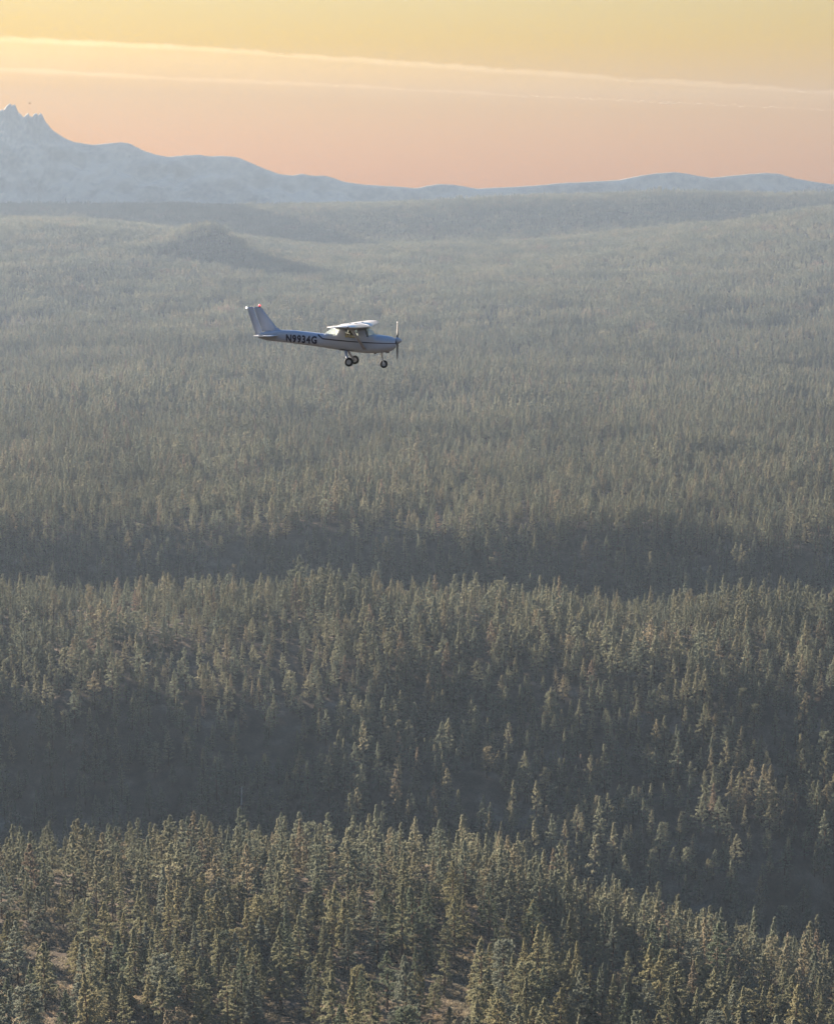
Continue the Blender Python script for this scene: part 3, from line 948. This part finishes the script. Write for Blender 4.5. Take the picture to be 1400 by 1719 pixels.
def loft(rings, cap=True):
    V = []; F = []
    n = len(rings[0])
    for r in rings: V += [tuple(p) for p in r]
    for i in range(len(rings) - 1):
        for k in range(n):
            F.append((i * n + k, i * n + (k + 1) % n, (i + 1) * n + (k + 1) % n, (i + 1) * n + k))
    if cap:
        F.append(tuple(range(n - 1, -1, -1))); F.append(tuple((len(rings) - 1) * n + k for k in range(n)))
    return V, F
def loft_obj(name, rings, mat, parent, smooth=True):
    V, F = loft(rings)
    me = mesh_of(name, V, F, [mat], smooth)
    bm = bmesh.new(); bm.from_mesh(me); bmesh.ops.recalc_face_normals(bm, faces=bm.faces); bm.to_mesh(me); bm.free()
    return obj(name, me, parent)

AF = [(0, 0), (.012, .022), (.05, .050), (.12, .075), (.25, .092), (.40, .090), (.60, .066), (.80, .035), (1.0, .004),
      (1.0, -.004), (.80, -.014), (.60, -.022), (.40, -.030), (.25, -.034), (.12, -.032), (.05, -.024), (.012, -.012)]
def foil(le, chord, y, z, thick=1.0, vertical=False, lateral=0.0, incid=0.0):
    out = []
    for a, t in AF:
        dz = t * chord * thick - math.tan(incid) * a * chord
        out.append((le - a * chord, y, z + dz) if not vertical else (le - a * chord, y + (t - 0.0) * chord * thick, z))
    return out

# wings: the cabin carries one on each side
LE = X(1052)
for s in (-1, 1):
    rings = []
    for f, c, dl in ((0.0, 1.62, 0), (0.3, 1.62, 0), (0.55, 1.62, 0), (0.85, 1.32, -0.06), (0.96, 1.16, -0.10), (0.99, 1.04, -0.15), (1.0, 0.86, -0.22)):
        y = 5.05 * f
        rings.append(foil(LE + dl, c, s * (y + 0.004), Z(262) + 0.015 + y * 0.018, 1.0 if f < 0.98 else 0.6, incid=math.radians(0.5)))
    w = loft_obj('wing', rings, M_WHITE, plane)
    # flap and aileron, hairline gaps standing a little proud of the trailing edge
    for nm, f0, f1 in (('flap', 0.12, 0.50), ('aileron', 0.52, 0.93)):
        rr = []
        for f in (f0, f1):
            y = 5.05 * f; c = np.interp(f, [0.55, 0.85, 0.96], [1.62, 1.32, 1.16]); dl = np.interp(f, [0.55, 0.85, 0.96], [0, -.06, -.1])
            te = LE + dl - c; zb = Z(262) + 0.015 + y * 0.018
            rr.append([(te + 0.30, s * y, zb + 0.052 + .006), (te - 0.02, s * y, zb + 0.002), (te - 0.02, s * y, zb - 0.006), (te + 0.30, s * y, zb - 0.024)])
        loft_obj(nm, rr, M_WHITE, w, False)
    # filler cap, ribs of the top skin
    bm_obj('fuel_cap', lambda bm, s=s: bmesh.ops.create_cone(bm, cap_ends=True, segments=12, radius1=0.07, radius2=0.06, depth=0.03,
           matrix=Matrix.Translation((LE - 0.52, s * 1.35, Z(262) + 0.015 + 1.35 * .018 + 0.150))), M_DARK, w, False)
    # strut
    a = Vector((X(1016), s * 0.50, Z(430))); b = Vector((LE - 0.62, s * 2.35, Z(262) + 0.015))
    d = (b - a).normalized(); fwd = Vector((1, 0, 0)); side = d.cross(fwd).normalized()
    rr = []
    for p in (a, b):
        rr.append([tuple(p + fwd * (0.075 * math.cos(t)) + side * (0.022 * math.sin(t))) for t in np.linspace(0, 2 * math.pi, 12, endpoint=False)])
    loft_obj('wing_strut', rr, M_FUS, plane)
    # wing-tip lamp
    bm_obj('tip_lamp', lambda bm, s=s: bmesh.ops.create_uvsphere(bm, u_segments=10, v_segments=6, radius=0.045, matrix=Matrix.Translation((LE - 0.42, s * 5.06, Z(262) + 0.12))), M_LAMP if False else M_GREYP, w)

# fin and rudder
def fin_ring(zy, le_z, te_z, th):
    n = [(0, 0), (.08, .5), (.3, 1), (.6, .8), (1, .12), (1, -.12), (.6, -.8), (.3, -1), (.08, -.5)]
    return [(X(le_z) - a * (X(le_z) - X(te_z)), th * b, Z(zy)) for a, b in n]
fin = loft_obj('tail_fin', [fin_ring(300, 352, 208, .06), fin_ring(285, 338, 202, .06), fin_ring(266, 317, 196, .055), fin_ring(200, 266, 172, .045), fin_ring(125, 207, 146, .03), fin_ring(111, 194, 142, .022)], M_FUS, plane)
loft_obj('rudder', [fin_ring(338, 216, 158, .05), fin_ring(300, 206, 146, .05), fin_ring(200, 170, 113, .042), fin_ring(125, 144, 90, .03), fin_ring(113, 139, 85, .022)], M_FUS, plane)
bm_obj('beacon', lambda bm: bmesh.ops.create_uvsphere(bm, u_segments=14, v_segments=8, radius=0.047, matrix=Matrix.Translation((X(186), 0, Z(100)))), M_RED, plane)
bm_obj('beacon_base', lambda bm: bmesh.ops.create_cone(bm, cap_ends=True, segments=12, radius1=0.05, radius2=0.045, depth=0.06, matrix=Matrix.Translation((X(186), 0, Z(109)))), M_DARK, plane)
bm_obj('tail_lamp', lambda bm: bmesh.ops.create_uvsphere(bm, u_segments=12, v_segments=8, radius=0.042, matrix=Matrix.Translation((X(84), 0, Z(118)))), M_LAMP, plane)
# tailplane with elevators
for s in (-1, 1):
    rings = [foil(X(338), 0.72, s * 0.02, Z(331), .45), foil(X(322), 0.60, s * 0.9, Z(331), .45), foil(X(306), 0.46, s * 1.5, Z(331), .4)]
    tp = loft_obj('tailplane', rings, M_WHITE, plane)
    rings = [[(X(216), s * 0.10, Z(327)), (X(158), s * 0.14, Z(329)), (X(158), s * 0.14, Z(331)), (X(216), s * 0.10, Z(334))],
             [(X(226), s * 1.50, Z(328)), (X(176), s * 1.48, Z(329)), (X(176), s * 1.48, Z(331)), (X(226), s * 1.50, Z(333))]]
    loft_obj('elevator', rings, M_WHITE, plane, False)
    bm_obj('elevator_tip', lambda bm, s=s: bmesh.ops.create_cube(bm, size=1.0, matrix=Matrix.Translation((X(240), s * 1.53, Z(327))) @ Matrix.Diagonal((0.20, 0.035, 0.09, 1))), M_WHITE, tp, False)
loft_obj('dorsal_fillet', [fin_ring(302, 380, 250, .05), fin_ring(284, 345, 250, .04), fin_ring(270, 322, 250, .03)], M_FUS, plane)

# propeller and spinner
hub = (X(1262), 0, Z(365))
rings = []
for dx, r in ((-0.06, .155), (0.0, .15), (.07, .125), (.14, .085), (.20, .04), (.225, .008)):
    rings.append([(hub[0] + dx, r * math.cos(t), hub[2] + r * math.sin(t)) for t in np.linspace(0, 2 * math.pi, 18, endpoint=False)])
loft_obj('spinner', rings, M_FUS, plane)
for s in (1, -1):
    rings = []
    for f, ch, pt in ((0.10, .09, 60), (0.25, .125, 48), (0.5, .145, 34), (0.75, .125, 26), (0.95, .09, 20), (1.0, .04, 18)):
        a = math.radians(pt)
        u = Vector((math.sin(a), -math.cos(a) * s, 0)); v = Vector((math.cos(a), math.sin(a) * s, 0))
        p = Vector((hub[0], 0, hub[2] + s * 0.86 * f))
        rings.append([tuple(p + u * (ch / 2 * math.cos(t)) + v * (0.012 * math.sin(t))) for t in np.linspace(0, 2 * math.pi, 10, endpoint=False)])
    loft_obj('propeller_blade', rings, M_BLADE, plane)

# landing gear
def wheel(name_parent, x, y, z, r, wdt):
    w = bpy.data.objects.new('wheel', None); COL.objects.link(w); w.parent = name_parent; w.location = (x, y, z); w.empty_display_size = .1
    prof_t = [(r * .55, -wdt * .45), (r * .80, -wdt * .5), (r * .95, -wdt * .36), (r, -wdt * .1), (r, wdt * .1), (r * .95, wdt * .36), (r * .80, wdt * .5), (r * .55, wdt * .45)]
    V = []; F = []; n = 28; m = len(prof_t)
    for i in range(n):
        a = 2 * math.pi * i / n
        for rr, yy in prof_t: V.append((rr * math.cos(a), yy, rr * math.sin(a)))
    for i in range(n):
        for k in range(m):
            F.append((i * m + k, ((i + 1) % n) * m + k, ((i + 1) % n) * m + (k + 1) % m, i * m + (k + 1) % m))
    obj('tyre', mesh_of('tyre', V, F, [M_TYRE], True), w)
    rings = []
    for yy, rr in ((-wdt * .42, r * .16), (-wdt * .43, r * .3), (-wdt * .36, r * .5), (-wdt * .40, r * .56), (wdt * .40, r * .56), (wdt * .36, r * .5), (wdt * .43, r * .3), (wdt * .42, r * .16)):
        rings.append([(rr * math.cos(t), yy, rr * math.sin(t)) for t in np.linspace(0, 2 * math.pi, 20, endpoint=False)])
    loft_obj('rim', rings, M_GREYP, w)
    return w
for s in (-1, 1):
    rings = []
    for x, y, z, c, t in ((X(868), .36, Z(440), .15, .022), (X(875), .62, Z(470), .13, .02), (X(890), .86, Z(500), .11, .018), (X(903), 1.02, Z(524), .10, .016)):
        rings.append([(x + c / 2 * math.cos(q), s * (y + t * math.sin(q)), z + t * .6 * math.sin(q)) for q in np.linspace(0, 2 * math.pi, 10, endpoint=False)])
    loft_obj('gear_leg', rings, M_FUS, plane)
    wheel(plane, X(907), s * 1.12, Z(525), .205, .16)
rings = []
for x, z, r in ((X(1140), Z(452), .045), (X(1142), Z(486), .042), (X(1142.5), Z(487), .025), (X(1150), Z(518), .025)):
    rings.append([(x + r * math.cos(t), r * math.sin(t), z) for t in np.linspace(0, 2 * math.pi, 10, endpoint=False)])
loft_obj('nose_leg', rings, M_METAL, plane)
for s in (-1, 1):
    loft_obj('nose_fork', [[(X(1150) - .02, s * .085 - .012, Z(515)), (X(1150) + .03, s * .085 - .012, Z(515)), (X(1150) + .03, s * .085 + .012, Z(515)), (X(1150) - .02, s * .085 + .012, Z(515))],
                           [(X(1157) - .02, s * .095 - .012, Z(548)), (X(1157) + .03, s * .095 - .012, Z(548)), (X(1157) + .03, s * .095 + .012, Z(548)), (X(1157) - .02, s * .095 + .012, Z(548))]], M_WHITE, plane, False)
loft_obj('fork_yoke', [[(X(1150) + .035 * math.cos(t), y_, Z(516) + .03 * math.sin(t)) for t in np.linspace(0, 2 * math.pi, 8, endpoint=False)] for y_ in (-.10, .10)], M_METAL, plane)
wheel(plane, X(1157), 0, Z(547), .182, .13)
# exhaust, step, cooling lip
loft_obj('exhaust_pipe', [[(X(1095) + dx, .12 + .03 * math.cos(t), Z(462) + dz + .03 * math.sin(t)) for t in np.linspace(0, 2 * math.pi, 10, endpoint=False)] for dx, dz in ((.05, .02), (-.10, -.05))], M_DARK, plane)
bm_obj('air_intake', lambda bm: bmesh.ops.create_cube(bm, size=1.0, matrix=Matrix.Translation((X(1185), 0, Z(455))) @ Matrix.Diagonal((0.16, 0.22, 0.07, 1))), M_DARK, plane, False)
for s in (-1, 1):
    bm_obj('cowl_inlet', lambda bm, s=s: bmesh.ops.create_cone(bm, cap_ends=True, segments=16, radius1=0.085, radius2=0.085, depth=0.02,
           matrix=Matrix.Translation((X(1250) + .004, s * .17, Z(378))) @ Matrix.Rotation(math.pi / 2, 4, 'Y')), M_DARK, plane, False)
# aerials
loft_obj('aerial', [[(X(665) + r * math.cos(t), r * math.sin(t), z) for t in np.linspace(0, 2 * math.pi, 6, endpoint=False)] for r, z in ((.014, Z(312)), (.005, Z(283)))], M_DARK, plane)
# registration, one piece per character, lying on the tail cone on both sides
def character(ch, x0, cap_h, s):
    cu = bpy.data.curves.new('character', 'FONT'); cu.body = ch; cu.size = cap_h / 0.70; cu.offset = 0.020
    to = bpy.data.objects.new('character', cu)
    COL.objects.link(to)
    bpy.context.view_layer.update()
    me = bpy.data.meshes.new_from_object(to.evaluated_get(bpy.context.evaluated_depsgraph_get()))
    COL.objects.unlink(to); bpy.data.objects.remove(to)
    bm = bmesh.new(); bm.from_mesh(me)
    bmesh.ops.triangulate(bm, faces=bm.faces)
    bmesh.ops.subdivide_edges(bm, edges=bm.edges, cuts=2, use_grid_fill=True)
    xs = [v.co.x for v in bm.verts]; w0, w1 = min(xs), max(xs)
    for v in bm.verts:
        lx = (v.co.x - w0) * 0.79; lz = v.co.y
        lx += lz * 0.03                                   # a slight slant
        base = 381.0 + (x0 * K) * 0.075                   # the baseline sinks towards the nose
        zx = 398 + (x0 + lx) * K if s < 0 else 640 - (x0 + lx) * K
        if s > 0: base = 381.0 + (zx - 398) * 0.075
        else: base = 381.0 + (zx - 398) * 0.055 - 4
        zy = base - lz * K
        v.co = (X(zx), s * (float(ysurf(zx, zy)) + 0.006), Z(zy))
    bm.to_mesh(me); bm.free()
    me.materials.clear(); me.materials.append(M_NAVY)
    return me, (w1 - w0) * 0.79
for s in (-1, 1):
    x0 = 0.0
    for ch in 'N9934G':
        me, wd = character(ch, x0, 0.325, s)
        o = obj('character', me, plane)
        o['label'] = 'navy registration character ' + ch
        x0 += wd + 0.038
# cheat line
LINE = [(652, 318), (660, 328), (690, 352), (780, 361), (900, 371), (1000, 378), (1060, 381), (1150, 384), (1235, 386), (1249, 387)]
for s in (-1, 1):
    V = []; F = []
    pts = []
    for (a, b), (c, d) in zip(LINE[:-1], LINE[1:]):
        n = max(2, int(math.hypot(c - a, d - b) / 8))
        for i in range(n): pts.append((a + (c - a) * i / n, b + (d - b) * i / n))
    pts.append(LINE[-1])
    for i, (a, b) in enumerate(pts):
        q = pts[min(i + 1, len(pts) - 1)]; p = pts[max(i - 1, 0)]
        tx, ty = q[0] - p[0], q[1] - p[1]; l = math.hypot(tx, ty); nx, ny = -ty / l, tx / l
        wd = np.interp(a, [650, 700, 1050, 1250], [5.2, 4.6, 3.6, 2.6])
        for e in (-1, 0, 1):
            zx, zy = a + nx * wd * e, b + ny * wd * e
            V.append((X(zx), s * (float(ysurf(min(zx, 1250), zy)) + 0.005), Z(zy)))
    for i in range(len(pts) - 1):
        for k in range(2):
            F.append((i * 3 + k, (i + 1) * 3 + k, (i + 1) * 3 + k + 1, i * 3 + k + 1))
    obj('cheat_line', mesh_of('cheat_line', V, F, [M_NAVY], True), plane)
# cabin fittings
bm_obj('instrument_panel', lambda bm: bmesh.ops.create_cube(bm, size=1.0, matrix=Matrix.Translation((X(1035), 0, Z(348))) @ Matrix.Diagonal((0.10, 0.92, 0.24, 1))), M_DARK, plane, False)
bm_obj('cabin_floor', lambda bm: bmesh.ops.create_cube(bm, size=1.0, matrix=Matrix.Translation((X(930), 0, Z(440))) @ Matrix.Diagonal((1.3, 0.8, 0.02, 1))), M_DARK, plane, False)
for s in (-1, 1):
    def seat_b(bm, s=s):
        bmesh.ops.create_cube(bm, size=1.0, matrix=Matrix.Translation((X(905), s * .25, Z(398))) @ Matrix.Diagonal((0.44, 0.42, 0.12, 1)))
        bmesh.ops.bevel(bm, geom=bm.edges[:], offset=.03, segments=2)
    def back_b(bm, s=s):
        bmesh.ops.create_cube(bm, size=1.0, matrix=Matrix.Translation((X(868), s * .25, Z(352))) @ Matrix.Rotation(math.radians(-10), 4, 'Y') @ Matrix.Diagonal((0.09, 0.40, 0.56, 1)))
        bmesh.ops.bevel(bm, geom=bm.edges[:], offset=.03, segments=2)
    st = bm_obj('seat', seat_b, M_SEAT, plane)
    bm_obj('seat_back', back_b, M_SEAT, st)

# ------------------------------------------------------------------ the person in the near seat
def skin_body(name, verts, edges, radii, mats, root):
    me = bpy.data.meshes.new(name); me.from_pydata(verts, edges, [])
    o = bpy.data.objects.new(name, me); COL.objects.link(o)
    md = o.modifiers.new('skin', 'SKIN')
    for i, r in enumerate(radii):
        me.skin_vertices[0].data[i].radius = (r, r) if not isinstance(r, tuple) else r
        me.skin_vertices[0].data[i].use_root = (i == root)
    sb = o.modifiers.new('sub', 'SUBSURF'); sb.levels = 1; sb.render_levels = 2
    dg = bpy.context.evaluated_depsgraph_get(); bpy.context.view_layer.update()
    m2 = bpy.data.meshes.new_from_object(o.evaluated_get(bpy.context.evaluated_depsgraph_get()))
    COL.objects.unlink(o); bpy.data.objects.remove(o)
    for m in mats: m2.materials.append(m)
    m2.polygons.foreach_set('use_smooth', np.ones(len(m2.polygons), dtype=bool))
    return m2
px0, py0 = X(905), -0.25
hipz = Z(388) + 0.08
bv = [(0, 0, 0), (-.05, 0, .22), (-.07, 0, .42), (-.05, 0, .52), (-.02, 0, .60), (-.01, 0, .70), (0.0, 0, .76),
      (-.06, .17, .43), (.10, .22, .22), (.33, .14, .22), (.42, .12, .24),
      (-.06, -.17, .43), (.10, -.20, .22), (.33, -.12, .24), (.42, -.10, .25),
      (.05, .10, .0), (.42, .12, .05), (.60, .11, -.24), (.68, .11, -.26),
      (.05, -.10, .0), (.42, -.12, .05), (.60, -.11, -.24), (.68, -.11, -.26)]
be = [(0, 1), (1, 2), (2, 3), (3, 4), (4, 5), (5, 6), (2, 7), (7, 8), (8, 9), (9, 10), (2, 11), (11, 12), (12, 13), (13, 14), (0, 15), (15, 16), (16, 17), (17, 18), (0, 19), (19, 20), (20, 21), (21, 22)]
brd = [.14, .14, .15, .06, .075, .095, .06, .07, .05, .038, .035, .07, .05, .038, .035, .09, .075, .05, .045, .09, .075, .05, .045]
bm_ = skin_body('person', bv, be, brd, [M_JACKET, M_SKIN], 0)
for p in bm_.polygons:
    c = p.center
    p.material_index = 1 if (c.z > .49 or (c.x > .37 and .15 < c.z < .34)) else 0
person = obj('person', bm_)
bpy.context.view_layer.update()
person.matrix_world = plane.matrix_world @ Matrix.Translation((px0, py0, hipz))
tag(person, 'person in dark jacket sitting at the aeroplane side window', 'person')
def hair_b(bm):
    bmesh.ops.create_icosphere(bm, subdivisions=3, radius=0.118, matrix=Matrix.Translation((-.035, 0, .705)) @ Matrix.Diagonal((1.0, .86, 1.1, 1)))
    bmesh.ops.delete(bm, geom=[v for v in bm.verts if v.co.x > .045 and v.co.z < .74], context='VERTS')
hair = bm_obj('hair', hair_b, M_HAIR, person)
def headset_b(bm):
    for s in (-1, 1):
        bmesh.ops.create_cone(bm, cap_ends=True, segments=14, radius1=.05, radius2=.042, depth=.05, matrix=Matrix.Translation((-.01, s * .115, .665)) @ Matrix.Rotation(s * math.pi / 2, 4, 'X'))
    for k in range(12):
        a0 = math.pi * k / 12; a1 = math.pi * (k + 1) / 12
        p = Vector((-.01, .125 * math.cos((a0 + a1) / 2), .69 + .15 * math.sin((a0 + a1) / 2)))
        bmesh.ops.create_cube(bm, size=1, matrix=Matrix.Translation(p) @ Matrix.Rotation((a0 + a1) / 2 - math.pi / 2, 4, 'X') @ Matrix.Diagonal((.03, .042, .014, 1)))
bm_obj('headset', headset_b, M_GREYP, person)

# ------------------------------------------------------------------ two birds
def bird(col, row, dist, span, yaw, label):
    vx, vy = (col - 700) / FPX, (859.5 - row) / FPX
    d = Vector((vx, math.cos(PITCH) + vy * math.sin(PITCH), -math.sin(PITCH) + vy * math.cos(PITCH))).normalized()
    o = empty('bird', Vector((0, 0, CAM_Z)) + d * dist)
    o.rotation_euler = (0, math.radians(-6), yaw)
    tag(o, label, 'bird', 'birds in the sky')
    L = span * 0.42
    rings = []
    for f, r in ((-.62, .01), (-.45, .03), (-.2, .07), (0.05, .085), (.25, .07), (.36, .045), (.44, .05), (.50, .035), (.56, .005)):
        rings.append([(f * L, r * L * 1.5 * math.cos(t), r * L * 1.5 * math.sin(t)) for t in np.linspace(0, 2 * math.pi, 10, endpoint=False)])
    loft_obj('body', rings, M_DARK, o)
    for s in (-1, 1):
        rr = []
        for f, c, x, z in ((0.04, .34, .10, .0), (.25, .36, .16, .10), (.55, .30, .05, .12), (.85, .18, -.10, .08), (1.0, .03, -.22, .05)):
            y = s * f * span / 2
            rr.append([(x * L + a * c * L, y, z * span + t * c * L) for a, t in ((.5, 0), (.2, .07), (-.5, 0), (.2, -.03))])
        loft_obj('wing', rr, M_DARK, o, False)
    rr = [[(-.45 * L, -.05 * L, 0), (-.45 * L, .05 * L, 0), (-.45 * L, .05 * L, .02 * L), (-.45 * L, -.05 * L, .02 * L)], [(-.85 * L, -.14 * L, 0), (-.85 * L, .14 * L, 0), (-.85 * L, .14 * L, .01 * L), (-.85 * L, -.14 * L, .01 * L)]]
    loft_obj('tail', rr, M_DARK, o, False)
bird(50, 172.5, 380, 1.05, math.radians(15), 'small dark bird gliding in the orange sky beside the jagged peak')
bird(217.5, 262, 420, 0.75, math.radians(70), 'tiny dark bird in front of the snowy mountain slope')

# ------------------------------------------------------------------ contrails
contrail('contrail', 'bright thin contrail with a crisp puffy upper edge crossing the sky', [(-900, 30, 4), (0, 74, 4.5), (350, 90, 4.5), (700, 114, 5), (1050, 139, 4.5), (1400, 161, 4), (2300, 215, 3)], 8, 700, 7.0e-5, 3.4, 3)
contrail('contrail', 'wide faint veil of cloud spread below the bright contrail', [(-900, 36, 36), (0, 78, 34), (350, 94, 34), (700, 117, 32), (1050, 141, 24), (1400, 162, 16), (2300, 217, 14)], 30, 2500, 1.0e-5, 3.0, 8, dist=63000.0)
contrail('contrail', 'short soft lower contrail fading out towards the middle of the sky', [(-900, 100, 4), (0, 122, 4), (300, 137, 4), (600, 151, 3), (850, 165, 2), (1050, 175, 1.0), (2300, 230, .5)], 6, 600, 5.0e-5, 2.6, 14, dist=57000.0)

# ------------------------------------------------------------------ haze
hz_lo, hz_hi = -60.0, 735.0
hm, nt, out = new_mat('haze_air')
pv = nt.nodes.new('ShaderNodeVolumePrincipled')
pv.inputs['Color'].default_value = (*HAZE_COLOR, 1)
pv.inputs['Density'].default_value = HAZE_DENSITY
pv.inputs['Anisotropy'].default_value = HAZE_G
pv.inputs['Density Attribute'].default_value = ''
nt.links.new(pv.outputs['Volume'], out.inputs['Volume'])
B = 7070.0
hv = [(-B, -B, hz_lo), (B, -B, hz_lo), (B, B, hz_lo), (-B, B, hz_lo), (-B, -B, hz_hi), (B, -B, hz_hi), (B, B, hz_hi), (-B, B, hz_hi)]
hf = [(3, 2, 1, 0), (4, 5, 6, 7), (0, 1, 5, 4), (1, 2, 6, 5), (2, 3, 7, 6), (3, 0, 4, 7)]
haze = obj('haze', mesh_of('haze', hv, hf, [hm]))
tag(haze, 'thin blue-grey haze filling the air over the forest', kind='stuff')
